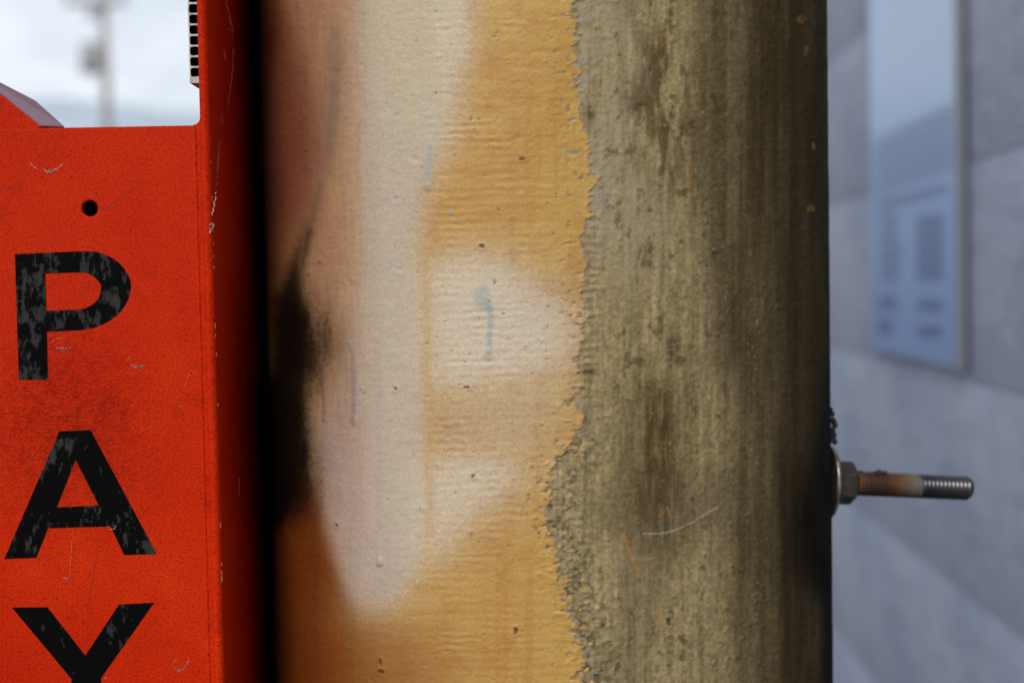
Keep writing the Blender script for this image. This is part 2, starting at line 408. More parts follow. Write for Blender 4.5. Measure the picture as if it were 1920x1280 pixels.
lilac = C.poly([(590, 790), (640, 800), (690, 960), (760, 1060), (730, 1130), (655, 1128), (622, 1020), (600, 900)], 14)
redbr = C.poly([(440, 30), (545, 20), (585, 140), (606, 280), (590, 380), (560, 480), (535, 620), (440, 640)], 24)
redbr2 = C.poly([(440, -80), (545, -80), (530, 60), (500, 160), (440, 200)], 14)
_bp = [(440, 880), (590, 890), (612, 985), (640, 1085), (662, 1150), (676, 1220), (690, 1460), (440, 1460)]
_k = sstep(1060, 1190, C.v)
burnt = C.poly(_bp, 11) * (1 - _k) + C.poly(_bp, (44, 20)) * _k
burnt_r = C.poly([(600, 1160), (760, 1150), (840, 1200), (860, 1460), (600, 1460)], 45)
black = C.poly([(606, 330), (578, 440), (566, 490), (574, 560), (588, 640), (578, 740), (578, 800), (585, 860), (560, 930), (530, 985), (440, 1010), (440, 760), (508, 700), (516, 560), (545, 490), (590, 390)], 8)
haze_k = C.poly([(570, 540), (612, 580), (640, 650), (600, 720), (575, 760), (600, 860), (600, 950), (520, 1000), (520, 600)], 20)
streak_g = C.poly([(622, 40), (640, 60), (640, 230), (612, 330), (596, 362), (606, 300), (616, 200)], 8)
deep = C.poly([(870, 960), (960, 950), (1010, 1060), (990, 1460), (820, 1460), (830, 1100)], 34)
deep2 = C.poly([(800, 385), (880, 250), (960, 60), (1020, 0), (1040, 200), (1000, 420), (900, 470), (815, 450)], 34)
deep3 = C.poly([(806, 755), (930, 770), (930, 845), (806, 838)], 20)
gold = C.poly([(1000, -80), (1130, -80), (1130, 480), (1040, 480), (1000, 300)], 40)
gold2 = C.poly([(1000, 960), (1100, 960), (1130, 1460), (1010, 1460)], 40)
ystr = np.maximum(C.stroke([(797, 470), (802, 620), (800, 780), (808, 900), (806, 1000)], 7, 5), 0.7 * C.stroke([(703, 300), (700, 560), (704, 720)], 7, 6))
gstr = C.stroke([(710, 650), (712, 800), (714, 1050)], 4, 4)
cream = C.poly([(690, -80), (830, -80), (850, 250), (830, 300), (790, 300), (740, 200), (700, 120)], 30)
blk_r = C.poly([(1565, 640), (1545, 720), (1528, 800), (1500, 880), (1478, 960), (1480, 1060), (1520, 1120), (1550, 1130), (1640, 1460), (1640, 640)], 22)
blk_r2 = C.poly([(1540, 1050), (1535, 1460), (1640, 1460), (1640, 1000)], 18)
stain = C.poly([(1170, 730), (1290, 700), (1280, 850), (1300, 1000), (1240, 1060), (1180, 1000), (1180, 860)], 34)
stain2 = C.poly([(1190, 60), (1290, 30), (1300, 200), (1270, 400), (1220, 330), (1190, 200)], 26)
side_shade = C.poly([(1500, -80), (1640, -80), (1640, 760), (1520, 700), (1470, 300)], 60)  # soft falloff of light at the right edge, put into the colour
grime_shade = C.poly([(1306, -80), (1300, 300), (1312, 420), (1345, 640), (1372, 800), (1350, 1000), (1376, 1200), (1390, 1460), (1640, 1460), (1640, -80)], 26)  # streaky grime that also paints in the right side's light falloff
grime_shade2 = C.poly([(1440, -80), (1428, 300), (1452, 700), (1440, 1000), (1462, 1460), (1640, 1460), (1640, -80)], 16)  # second band of grime and painted shade, nearer the edge
pale = C.poly([(1085, -80), (1200, -80), (1190, 300), (1260, 420), (1180, 560), (1105, 420), (1105, 200)], 34)
def S_(m): return C.sample(m, U, V)
# --- noise fields
n1 = fbm(U, V, 5, 5, 2, 11); n2 = fbm(U, V, 40, 40, 4, 21); n3 = fbm(U, V, 14, 60, 3, 31); n4 = fbm(U, V, 120, 160, 3, 41)
hs = fbm(U, V, 90, 9, 3, 51); vs_ = fbm(U, V, 5, 120, 3, 61); vs2 = fbm(U, V, 16, 300, 3, 65)
grain = rng.random(U.shape)
def spray(m, amt=0.9):                                           # speckled edge of an aerosol pass
    return np.clip(m + (0.55 * grain + 0.45 * n1 - 0.5) * amt * m * (1 - m) * 2.2, 0, 1)
def over(col, m, c): return col * (1 - m[..., None]) + np.asarray(c) * m[..., None]
ochre, ochre_d, ochre_g = lin(220, 181, 112), lin(201, 146, 73), lin(219, 177, 93)
col = np.broadcast_to(ochre, U.shape + (3,)).copy()
col = over(col, np.clip(S_(gold) + S_(gold2), 0, 1) * 0.8, ochre_g)
col = over(col, np.clip(0.45 * S_(deep2) * (0.4 + hs) + 0.55 * S_(deep) * (0.3 + 1.2 * vs2) + 0.6 * S_(deep3), 0, 1), ochre_d)
col = over(col, np.clip(sstep(0.45, 0.75, hs) * 0.35, 0, 1), ochre_d)
col = over(col, np.clip(sstep(0.42, 0.72, vs2) * 0.4 * sstep(900, 1000, U), 0, 1), ochre_d)
col = over(col, sstep(0.55, 0.8, n2) * 0.3, lin(190, 128, 58))
col = over(col, S_(burnt_r) * 0.8, lin(166, 104, 46))
wsp = spray(np.maximum(S_(white), 0.5 * S_(white_soft)), 1.1)
rip = 0.5 + 0.5 * np.sin(2 * np.pi * (V + 9 * (fbm(U, V, 60, 45, 2, 23) - 0.5) + 5 * (fbm(U, V, 14, 14, 2, 27) - 0.5) + 0.02 * U) / 15.2)
wh = lin(214, 199, 181) * (1 - S_(np.clip(wb + wc, 0, 1))[..., None]) + lin(234, 221, 200) * S_(np.clip(wb + wc, 0, 1))[..., None]
wh = over(wh, S_(C.poly([(800, -80), (890, -80), (880, 100), (850, 200), (830, 260), (812, 120)], 14)) * 0.8, lin(236, 224, 208))
col = over(col, np.clip(wsp * (0.93 - 0.15 * (1 - rip) * (U > 800)), 0, 1), wh)
col = over(col, S_(cream) * 0.6, lin(222, 206, 170))
pk = spray(S_(pink), 0.5) * (0.75 + 0.25 * n3)
col = over(col, pk * 0.85 * sstep(760, 600, U), lin(180, 136, 114))
col = col * (1 + (0.24 * (fbm(U, V, 5, 50, 3, 123) - 0.5) * sstep(740, 640, U))[..., None])
col = over(col, S_(lilac) * 0.45, lin(206, 184, 174))
col = over(col, S_(ystr) * 0.32, lin(206, 168, 110)); col = over(col, S_(gstr) * 0.35, lin(185, 180, 172))
col = over(col, spray(S_(redbr), 0.5) * 0.82, lin(128, 58, 42) * (0.8 + 0.4 * vs_[..., None]))
col = over(col, spray(S_(redbr2), 0.5) * 0.8, lin(118, 52, 22))
bo = lin(128, 56, 8) * (0.75 + 0.5 * vs2[..., None])
col = over(col, spray(S_(burnt), 0.6) * 0.95, bo)
col = over(col, S_(streak_g) * 0.5, lin(122, 108, 106))
col = over(col, np.clip(spray(S_(C.blur(haze_k, 10)), 0.9) * (0.45 + 0.8 * n3 + 0.25 * (n1 - 0.5)), 0, 0.88), lin(30, 20, 16))
col = over(col, spray(S_(np.maximum.reduce([C.blur(black, 3), 0.55 * C.stroke([(603, 345), (594, 385), (578, 450)], 4, 6), 0.9 * C.stroke([(582, 430), (570, 480), (556, 550)], 7, 6)])), 0.5) * 0.97, lin(14, 12, 12))
H = np.zeros(U.shape)                                            # relief in metres
rmask = sstep(780, 850, U) * (0.25 + 0.75 * sstep(1010, 930, U)) * sstep(1100, 1060, U)
H += 0.00014 * (rip - 0.5) * (0.25 * sstep(600, 760, U) + rmask) * np.clip(3.2 * (fbm(U, V, 70, 50, 2, 77) - 0.32), 0.05, 1.3) * np.clip(2.6 * (fbm(U, V, 34, 13, 2, 79) - 0.2), 0.1, 1.3)
H += 0.00022 * (fbm(U, V, 9, 7, 3, 71) - 0.5) + 0.00030 * (n2 - 0.5)
# --- drips and runs
def drip(pts, w, c, alpha, h, bead):
    global col, H
    m = C.stroke(pts, w * 0.72, 1.5)
    mm = S_(m); col = over(col, np.clip(mm * 1.15, 0, 1) * alpha, c)
    H += h * mm
    x, y = pts[-1]; d = np.hypot(U - x, (V - y) * 0.8); H += bead * np.sqrt(np.clip(1 - (d / (w * 1.5)) ** 2, 0, 1))
paleblue = lin(172, 186, 186)
col = over(col, S_(C.poly([(886, 545), (912, 532), (920, 548), (926, 590), (905, 585), (890, 570)], 3)) * 0.55, paleblue)
drip([(912, 560), (921, 590), (917, 640), (915, 664)], 6.5, paleblue, 0.6, 0.00022, 0.0005)
drip([(806, 268), (805, 310), (803, 350)], 5, lin(172, 190, 196), 0.65, 0.00022, 0.0005)
col = over(col, S_(C.poly([(770, 150), (822, 200), (832, 260), (806, 290), (790, 240)], 12)) * 0.35, lin(205, 208, 190))
drip([(655, 640), (664, 665), (665, 720), (665, 788)], 5, lin(158, 146, 138), 0.75, 0.0002, 0.00045)
drip([(606, 690), (608, 740), (609, 785)], 3, lin(110, 88, 80), 0.5, 0.00015, 0.0003)
drip([(713, 1000), (714, 1052)], 5, lin(214, 204, 198), 0.4, 0.0001, 0.0007)
drip([(842, 385), (843, 404)], 2.2, lin(150, 176, 190), 0.7, 0.0001, 0.0001)
for (x, y, s) in ((830, 430, 3), (812, 478, 3), (942, 362, 3), (880, 360, 2), (728, 505, 6), (520, 545, 3)):
    col = over(col, np.clip(1.3 - np.hypot(U - x, (V - y) * 1.5) / s - n1, 0, 1) * 0.7, lin(150, 172, 184))
# --- where the paint film stops: a torn edge, bare grey coating to the right of it
Ev = np.array([-80, 0, 60, 130, 200, 250, 300, 345, 380, 430, 500, 560, 610, 660, 700, 745, 800, 838, 862, 915, 980, 1040, 1100, 1150, 1200, 1250, 1290, 1360])
Eu = np.array([1080, 1078, 1079, 1084, 1092, 1100, 1100, 1116, 1106, 1094, 1098, 1090, 1092, 1088, 1086, 1078, 1090, 1064, 1040, 1022, 1030, 1042, 1054, 1072, 1086, 1090, 1099, 1100])
edge = np.interp(V, Ev, Eu)
jag = 34 * (fbm(U, V, 22, 15, 3, 81, 0.7) - 0.5) + 12 * (fbm(U, V, 5, 5, 2, 85) - 0.5) + 18 * (fbm(U, V, 60, 44, 2, 88) - 0.5)
dE = U - edge + jag                                             # > 0 : bare
bare = sstep(-1.2, 1.2, dE)
chips = sstep(0.70, 0.74, fbm(U, V, 11, 8, 2, 95)) * sstep(-75, -10, U - edge) * (dE < 0)     # flakes missing inside the film
chips = np.maximum(chips, sstep(0.86, 0.89, fbm(U, V, 9, 7, 2, 97)) * (U > 780) * (U < edge))
left_over = sstep(0.69, 0.73, fbm(U, V, 10, 8, 2, 99)) * sstep(90, 0, U - edge) * sstep(60, 20, U - edge + 60 * (V < 820))
specks = sstep(0.80, 0.83, fbm(U, V, 5, 6, 2, 103)) * (U > edge) * sstep(1480, 1300, U) * 0.7
bare = np.clip(np.maximum(bare, chips) * (1 - np.clip(left_over + 0.0, 0, 1)), 0, 1)
grey = lin(171, 154, 113) * (0.66 + 0.68 * vs_[..., None]) * (0.78 + 0.44 * fbm(U, V, 9, 420, 3, 117)[..., None]) * (0.42 + 0.6 * n1[..., None] + 0.56 * fbm(U, V, 7, 22, 3, 113)[..., None])
grey = over(grey, 0.7 * S_(pale) * (0.3 + 1.1 * n2), lin(186, 172, 142))
grey = over(grey, np.clip(S_(stain) * (0.3 + 1.3 * n3), 0, 0.95), lin(88, 72, 40))
grey = over(grey, np.clip(S_(stain2) * sstep(0.42, 0.66, n3) * 0.9, 0, 1), lin(98, 80, 50))
grey = over(grey, sstep(0.55, 0.75, n4) * 0.45, lin(112, 100, 76))
grey = over(grey, sstep(0.60, 0.72, fbm(U, V, 6, 70, 3, 121)) * 0.22, lin(186, 172, 138))
grey = over(grey, sstep(0.64, 0.76, fbm(U, V, 20, 26, 4, 131, 0.65)) * 0.6 * sstep(1500, 1300, U), lin(84, 70, 42))
grey = over(grey, np.clip(S_(grime_shade) * (0.42 + 0.66 * vs2 + 0.25 * (vs_ - 0.5)), 0, 0.9), lin(74, 62, 38))
grey = over(grey, np.clip(S_(grime_shade2) * (0.38 + 0.5 * vs2), 0, 0.85), lin(60, 50, 30))
grey = over(grey, 0.5 * S_(side_shade), lin(76, 64, 42))
nearE = sstep(120, 20, U - edge) * sstep(700, 860, V)
fringe = np.exp(-np.clip(dE, 0, None) / 22) * sstep(0.35, 0.6, fbm(U, V, 12, 12, 3, 143))
grey = over(grey, fringe * (0.75 * sstep(520, 360, V) + 0.3), lin(184, 174, 156))
grey = over(grey, nearE * sstep(0.5, 0.62, fbm(U, V, 9, 9, 3, 141)) * 0.4, lin(160, 148, 122))
grey = over(grey, nearE * sstep(0.60, 0.70, fbm(U, V, 8, 8, 2, 145)) * 0.6, lin(70, 62, 44))
for (x, y, sx, sy) in ((1214, 468, 13, 16), (1262, 650, 12, 18), (1106, 212, 9, 14), (1200, 200, 18, 7), (1105, 695, 12, 8)):
    q = np.exp(-((U - x) / sx) ** 2 - ((V - y) / sy) ** 2); grey = over(grey, np.clip(1.6 * q * (2.4 * n1 - 0.7), 0, 0.7), lin(76, 62, 36))
for (x, y, sx, sy) in ((1502, 38, 16, 10), (1512, 95, 8, 13), (1525, 275, 5, 9), (1293, 330, 4, 40), (1238, 70, 5, 12), (1205, 203, 12, 4), (1243, 962, 5, 8), (1520, 390, 10, 10)):
    q = np.exp(-((U - x) / sx) ** 2 - ((V - y) / sy) ** 2); grey = over(grey, sstep(0.45, 0.8, q * (0.3 + 1.4 * n1)) * 0.6, lin(170, 122, 62))
sp_c = np.clip(specks + 0.9 * sstep(0.8, 0.84, fbm(U, V, 4, 7, 2, 155)) * np.exp(-((U - 1415) / 22) ** 2) * (V > 560), 0, 1)
grey = over(grey, sp_c * 0.75, lin(190, 158, 96))
grey = over(grey, S_(C.stroke([(1206, 1000), (1235, 1000), (1262, 995), (1300, 978), (1345, 950)], 1.2, 0.8)) * 0.9, lin(196, 186, 158))
grey = over(grey, S_(C.stroke([(1168, 1000), (1180, 1030), (1198, 1078)], 1.6, 0.8)) * 0.95, lin(205, 140, 60))
grey = over(grey, S_(C.stroke([(1200, 1050), (1228, 1045)], 1.0, 0.8)) * 0.8, lin(186, 176, 148))
grey = over(grey, S_(C.stroke([(1250, 950), (1257, 968)], 1.4, 0.8)) * 0.9, lin(190, 150, 80))
grey = over(grey, S_(C.stroke([(1235, 1150), (1246, 1172)], 3, 1.2)) * 0.9, lin(190, 150, 86))
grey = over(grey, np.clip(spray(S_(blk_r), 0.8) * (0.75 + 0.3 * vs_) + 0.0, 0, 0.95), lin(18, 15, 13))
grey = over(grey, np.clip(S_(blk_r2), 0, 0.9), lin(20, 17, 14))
# lifted rim of the torn film, a thin grey primer line
rim = np.exp(-((dE + 1.5) / 3.0) ** 2)
col = over(col, rim * 0.25, lin(150, 140, 120))
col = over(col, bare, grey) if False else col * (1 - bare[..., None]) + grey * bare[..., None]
col *= (0.90 + 0.08 * grain[..., None] + 0.12 * n1[..., None])
# small dark nicks and blisters
for k in range(85):
    x, y = rng.uniform(560, 1100), rng.uniform(-20, 1300); s = rng.uniform(1.6, 4.0) * (1.0 if k > 12 else 1.9)
    win = (np.abs(U - x) < 16) & (np.abs(V - y) < 16)
    d = np.hypot((U[win] - x) * rng.uniform(0.8, 1.4), V[win] - y) / s
    H[win] += 0.00035 * np.exp(-d * d) * (1 if rng.random() < 0.7 else -1)
    if rng.random() < 0.4:
        mm = np.clip(1.2 - d, 0, 1)[:, None] * 0.5; col[win] = col[win] * (1 - mm) + lin(130, 95, 58) * mm
for (x, y, sx, sy) in ((968, 1182, 6, 8), (904, 462, 7, 5), (980, 298, 7, 5), (633, 984, 3, 5), (887, 892, 4, 5), (742, 728, 5, 6), (714, 1240, 5, 9), (715, 1258, 6, 6), (875, 726, 6, 4), (1254, 1165, 6, 9)):
    win = (np.abs(U - x) < 24) & (np.abs(V - y) < 24)
    d = np.hypot((U[win] - x) / sx, (V[win] - y) / sy) + 0.9 * (n1[win] - 0.5)
    mm = sstep(1.0, 0.6, d)[:, None] * 0.8; col[win] = col[win] * (1 - mm) + lin(86, 62, 32) * mm
    H[win] -= 0.0003 * sstep(1.0, 0.6, d); H[win] += 0.0003 * np.exp(-((d - 1.1) / 0.35) ** 2)
# relief of the bare side: brushed streaks, lumps and rough render under the torn edge
H += 0.00042 * (1 - bare)
H += 0.00042 * rim * fbm(U, V, 14, 12, 2, 161)
H += bare * (0.00013 * (vs_ - 0.5) + 0.00022 * (fbm(U, V, 6, 12, 3, 171) - 0.5))
lump = sstep(0.40, 0.85, fbm(U, V, 11, 10, 3, 181, 0.65))
H += (0.0005 * nearE + 0.0003 * sstep(110, 20, U - edge) * sstep(-20, 30, U - edge)) * lump * (U > edge - 30)
H += 0.0005 * np.exp(-((U - (edge + 14)) / 16) ** 2) * (rip * fbm(U, V, 18, 18, 2, 187) * 1.6 - 0.4) * sstep(380, 440, V) * sstep(800, 700, V)
H += 0.0004 * (fbm(U, V, 16, 22, 3, 191) - 0.5) * sstep(1000, 1060, U) * (1 - bare) * sstep(500, 600, V)
for k in range(420):                                             # gritty pimples in the coating
    x, y = rng.uniform(1040, 1470), rng.uniform(-20, 1300)
    if rng.random() > (0.25 + 0.75 * (y > 800)) : continue
    s = rng.uniform(1.6, 3.4); win = (np.abs(U - x) < 14) & (np.abs(V - y) < 14) & (bare > 0.5)
    d = np.hypot(U[win] - x, V[win] - y) / s; H[win] += 0.00045 * np.exp(-d * d)
# spatter standing proud at the right silhouette, above the anchor
H *= ((TH > R(-104)) & (TH < R(104)))
P1 = P0 + np.stack([nx, ny, 0 * nx], -1) * H[..., None]
pillar_me = grid_mesh('shaft', P1, wrap=True)
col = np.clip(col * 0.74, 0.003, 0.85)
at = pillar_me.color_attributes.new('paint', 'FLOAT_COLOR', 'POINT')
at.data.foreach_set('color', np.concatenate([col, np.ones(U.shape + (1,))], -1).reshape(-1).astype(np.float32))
at = pillar_me.attributes.new('bare', 'FLOAT', 'POINT'); at.data.foreach_set('value', bare.reshape(-1).astype(np.float32))
m_pil, n, l, b = material('pillar_paint', rough=0.5, spec=0.24)
av = n.new('ShaderNodeAttribute'); av.attribute_name = 'paint'
g1 = ramp_node(n, l, noise_node(n, l, 1500, 3, 0.7), [(0.30, (0.80, 0.78, 0.74)), (0.62, (1.08, 1.08, 1.08))])
mx = n.new('ShaderNodeMix'); mx.data_type = 'RGBA'; mx.blend_type = 'MULTIPLY'; mx.inputs[0].default_value = 0.8
l.new(av.outputs['Color'], mx.inputs[6]); l.new(g1, mx.inputs[7]); l.new(mx.outputs[2], b.inputs['Base Color'])
ab = n.new('ShaderNodeAttribute'); ab.attribute_name = 'bare'
mr = n.new('ShaderNodeMapRange'); mr.inputs[3].default_value = 0.42; mr.inputs[4].default_value = 0.75; l.new(ab.outputs['Fac'], mr.inputs[0]); l.new(mr.outputs[0], b.inputs['Roughness'])
msp = n.new('ShaderNodeMapRange'); msp.inputs[3].default_value = 0.24; msp.inputs[4].default_value = 0.04; l.new(ab.outputs['Fac'], msp.inputs[0]); l.new(msp.outputs[0], b.inputs['Specular IOR Level'])
nm = bump_node(n, l, noise_node(n, l, 700, 4, 0.65), 0.00035, 0.5)
nm = bump_node(n, l, noise_node(n, l, 260, 3, 0.6), 0.0006, 0.3, nm)
l.new(nm, b.inputs['Normal'])
pillar = empty('pillar', (PX, PYc, 0), 'round pillar sprayed white, pink and ochre with a torn paint edge and bare grey side', 'pillar')
child('shaft', pillar_me, m_pil, pillar)
m_crud, *_ = material('dark_sealant', (0.012, 0.010, 0.009), 0.8)
def lump_mesh(name, c, r, seed, squash=(1, 1, 1)):
    bm = bmesh.new(); bmesh.ops.create_icosphere(bm, subdivisions=3, radius=1)
    g = np.random.default_rng(seed)
    ph = g.uniform(0, 6, 9)
    for v in bm.verts:
        k = 1 + 0.16 * math.sin(3 * v.co.x + ph[0]) * math.sin(3 * v.co.y + ph[1]) + 0.13 * math.sin(5 * v.co.z + ph[2]) * math.sin(4 * v.co.x + ph[3])
        v.co = Vector(c) + Vector((v.co.x * r * k * squash[0], v.co.y * r * k * squash[1], v.co.z * r * k * squash[2]))
    me = bpy.data.meshes.new(name); bm.to_mesh(me); bm.free()
    me.polygons.foreach_set('use_smooth', [True] * len(me.polygons)); return me
ysil = PYc - PR * math.sin((ar - al) / 2 + pa)
for k, (x, y, r) in enumerate(((1560, 776, 5), (1562, 788, 6), (1565, 797, 6), (1561, 806, 6), (1563, 815, 5.5), (1564, 827, 6), (1559, 822, 6), (1558, 768, 4))):
    c = at_y(x, y, ysil); child('sealant_lump', lump_mesh('sealant_lump', c, r / FPX * 0.69, 300 + k), m_crud, pillar)

# ------------------------------------------------------------------ threaded anchor with washer and nut
m_rod, n, l, b = material('rusty_thread', metal=0.55, rough=0.45)
YB = 0.686
e0, e1 = at_y(1560, 904, YB), at_y(1820, 915, YB + 0.006)
ad = (e1 - e0).normalized(); LEN = (e1 - e0).length
t = n.new('ShaderNodeTexCoord'); dp = n.new('ShaderNodeVectorMath'); dp.operation = 'DOT_PRODUCT'; dp.inputs[1].default_value = ad
sb = n.new('ShaderNodeVectorMath'); sb.operation = 'SUBTRACT'; sb.inputs[1].default_value = e0
BR = Vector((PX + PR, PYc, 0))
l.new(t.outputs['Object'], sb.inputs[0]); l.new(sb.outputs['Vector'], dp.inputs[0])
dv = n.new('ShaderNodeMath'); dv.operation = 'DIVIDE'; dv.inputs[1].default_value = LEN; l.new(dp.outputs['Value'], dv.inputs[0])
nz_ = noise_node(n, l, 260, 4, 0.6); ma = n.new('ShaderNodeMath'); ma.operation = 'MULTIPLY_ADD'; ma.inputs[1].default_value = 0.10; l.new(nz_, ma.inputs[0])
ad2 = n.new('ShaderNodeMath'); ad2.operation = 'SUBTRACT'; ad2.inputs[1].default_value = 0.05; l.new(dv.outputs[0], ad2.inputs[0]); l.new(ad2.outputs[0], ma.inputs[2])
l.new(ramp_node(n, l, ma.outputs[0], [(0.17, (0.085, 0.030, 0.004)), (0.27, (0.028, 0.008, 0.002)), (0.38, (0.035, 0.010, 0.002)), (0.455, (0.09, 0.036, 0.005)), (0.52, (0.10, 0.076, 0.045)), (0.615, (0.115, 0.105, 0.088)), (0.635, (0.06, 0.065, 0.075)), (0.9, (0.12, 0.12, 0.12))]), b.inputs['Base Color'])
ms = n.new('ShaderNodeMapRange'); ms.inputs[1].default_value = 0.60; ms.inputs[2].default_value = 0.64; ms.inputs[3].default_value = 0.0; ms.inputs[4].default_value = 0.95
l.new(ma.outputs[0], ms.inputs[0]); l.new(ms.outputs[0], b.inputs['Metallic'])
mr2 = n.new('ShaderNodeMapRange'); mr2.inputs[1].default_value = 0.60; mr2.inputs[2].default_value = 0.64; mr2.inputs[3].default_value = 0.75; mr2.inputs[4].default_value = 0.32
l.new(ma.outputs[0], mr2.inputs[0]); l.new(mr2.outputs[0], b.inputs['Roughness'])
m_zinc, n, l, b = material('dull_zinc', metal=0.6, rough=0.5)
l.new(ramp_node(n, l, noise_node(n, l, 220, 4, 0.6), [(0.3, (0.03, 0.027, 0.022)), (0.7, (0.085, 0.077, 0.065))]), b.inputs['Base Color'])
m_wash, n, l, b = material('worn_washer', metal=0.9, rough=0.35)
l.new(ramp_node(n, l, noise_node(n, l, 160, 4, 0.6), [(0.35, (0.10, 0.085, 0.06)), (0.62, (0.45, 0.43, 0.38))]), b.inputs['Base Color'])
bolt = empty('anchor_bolt', e0, 'rusty threaded anchor bolt with nut and washer sticking out of the pillar', 'bolt')
pitch_ = 0.0020; rr = 0.0060; prof = []; tcur = -0.02
while tcur < LEN - 0.003:
    prof += [(tcur, rr - 0.0012), (tcur + pitch_ * 0.42, rr), (tcur + pitch_ * 0.58, rr)]; tcur += pitch_
prof += [(LEN - 0.0015, rr - 0.0006), (LEN - 0.0002, rr - 0.0014), (LEN, rr - 0.003), (LEN, 0.0006)]
thread = lathe('threaded_rod', prof, e0, ad, 36)
tr_o = child('threaded_rod', thread, m_rod, bolt)
w0 = (at_y(1557, 905, YB) - e0).dot(ad)
child('washer', lathe('washer', [(w0 - 0.0022, 0.0064), (w0 - 0.0022, 0.0170), (w0 - 0.0018, 0.0176), (w0 - 0.0004, 0.0176), (w0, 0.0170), (w0, 0.0064)], e0, ad, 56, False), m_wash, bolt)
def hexnut():
    bm = bmesh.new(); d = ad; fwd = Vector((0, -1, 0)); fwd = (fwd - d * fwd.dot(d)).normalized(); up = d.cross(fwd)
    n0, n1_, s = w0 + 0.0002, w0 + 0.0117, 0.0106
    rings = []
    for tt, k in ((n0, 0.985), (n0 + 0.0004, 1.0), (n1_ - 0.0013, 1.0), (n1_, 0.84)):
        rings.append([bm.verts.new(e0 + d * tt + (fwd * math.cos(a) + up * math.sin(a)) * s * k) for a in [R(30 + 60 * q) for q in range(6)]])
    for i in range(3):
        for q in range(6): bm.faces.new((rings[i][q], rings[i][(q + 1) % 6], rings[i + 1][(q + 1) % 6], rings[i + 1][q]))
    bm.faces.new(rings[0]); bm.faces.new(rings[-1])
    bmesh.ops.recalc_face_normals(bm, faces=bm.faces[:])
    bmesh.ops.bevel(bm, geom=bm.edges[:], offset=0.00035, segments=2, affect='EDGES', profile=0.5)
    me = bpy.data.meshes.new('nut'); bm.to_mesh(me); bm.free(); return me
child('nut', hexnut(), m_zinc, bolt)
m_rust, *_ = material('rust_crust', (0.05, 0.022, 0.01), 0.95)
for k, (x, y, r) in enumerate(((1638, 887, 5), (1648, 885, 7), (1656, 886, 6), (1625, 889, 4), (1610, 886, 5), (1612, 884, 4))):
    c = at_y(x, y, YB + 0.001); ob = child('rust_crust', lump_mesh('rust_crust', c, r / FPX * 0.70, 400 + k, (1.1, 1, 0.7)), m_rust, bolt)

# ------------------------------------------------------------------ orange pay kiosk
KY = 0.580
XS = at_y(404, 640, KY).x                                        # outer face of the right cheek
KROOT = Vector((-0.27, KY + 0.11, 0))
m_or = orange_paint('orange_paint'); m_or2 = orange_paint('orange_paint_plain', False)
kiosk = empty('pay_kiosk', KROOT, 'orange metal pay kiosk lettered in black, standing against the painted pillar', 'kiosk')
XL = -0.43; Z0 = 0.02; ZT = 1.78
def rekid(name, me, mat, root=None):
    """world-space mesh -> object whose own coordinates are centred on the kiosk"""
    me.transform(Matrix.Translation(-KROOT)); return obj(name, me, mat, kiosk if root is None else root)
def xz(px, py, Y=KY):
    p = at_y(px, py, Y); return (p.x, p.z)
x_in = xz(384.5, 640)[0]                                         # right limit of the front sheet
sill = xz(300, 236)[1]
xc, zc_ = x_in, sill
fil = [(xc, zc_ + 0.0035), (xc - 0.0004, zc_ + 0.0018), (xc - 0.0013, zc_ + 0.0007), (xc - 0.003, zc_ + 0.0001)]
xg = xz(376.5, 640)[0]
outer = [(XL, Z0), (xg, Z0), (xg, zc_), (XL, zc_)]
strip = [(xg - 0.004, Z0), (xc + 0.0002, Z0)] + [(x + 0.0002, z) for x, z in fil] + [(xg - 0.004, zc_ - 0.0003)]
hx, hz = xz(168, 391)
hole = [(hx + 0.0032 * math.cos(a), hz + 0.0032 * math.sin(a)) for a in np.linspace(0, 2 * math.pi, 36, endpoint=False)]
front = rekid('front_panel', plate('front_panel', [outer, hole], KY, 0.003, 0.0009, 3), m_or)
rekid('edge_strip', plate('edge_strip', [strip], KY + 0.0011, 0.0035, 0.0), m_or)
m_hole, *_ = material('bare_edge', (0.05, 0.02, 0.01), 0.6)
# rolled corner trim, a slightly lumpy bead running the whole height into the right cheek
rows_z = np.concatenate([np.linspace(Z0, 1.15, 30)[:-1], np.linspace(1.15, 1.62, 330), np.linspace(1.62, ZT, 10)[1:]])
xa, xb = xz(385.5, 640)[0], XS
w = xb - xa
prof = [(xa, KY + 0.004), (xa, KY + 0.0006), (xa + 0.0006, KY - 0.0004), (xa + 0.0014, KY - 0.0007), (xa + w * 0.55, KY - 0.0006), (xa + w * 0.75, KY - 0.0002), (xa + w * 0.92, KY + 0.0008), (xb, KY + 0.0026), (xb, KY + 0.006), (xb, KY + 0.215), (xb - 0.0022, KY + 0.215), (xb - 0.0022, KY + 0.004)]
Pt = np.zeros((len(rows_z), len(prof), 3))
for j, (x, y) in enumerate(prof):
    Pt[:, j, 0] = x + (0.00012 * (fbm(rows_z * 1000, rows_z * 0 + j, 4, 1, 2, 210 + j) - 0.5) if 2 <= j <= 7 else 0)
    Pt[:, j, 1] = y + (0.00030 * (fbm(rows_z * 1000, rows_z * 0 + j, 3, 1, 3, 230 + j) - 0.5) if 2 <= j <= 6 else 0)
    Pt[:, j, 2] = rows_z
cheek = rekid('side_panel', grid_mesh('side_panel', Pt, wrap=True), m_or2)
rekid('side_panel', box_mesh('side_panel_far', (XL - 0.002, KY + 0.003, Z0), (XL, KY + 0.215, ZT), 0.0006), m_or2)
rekid('back_panel', box_mesh('back_panel', (XL + 0.001, KY + 0.21, Z0), (xb - 0.003, KY + 0.213, sill - 0.008), 0.0006), m_or2)
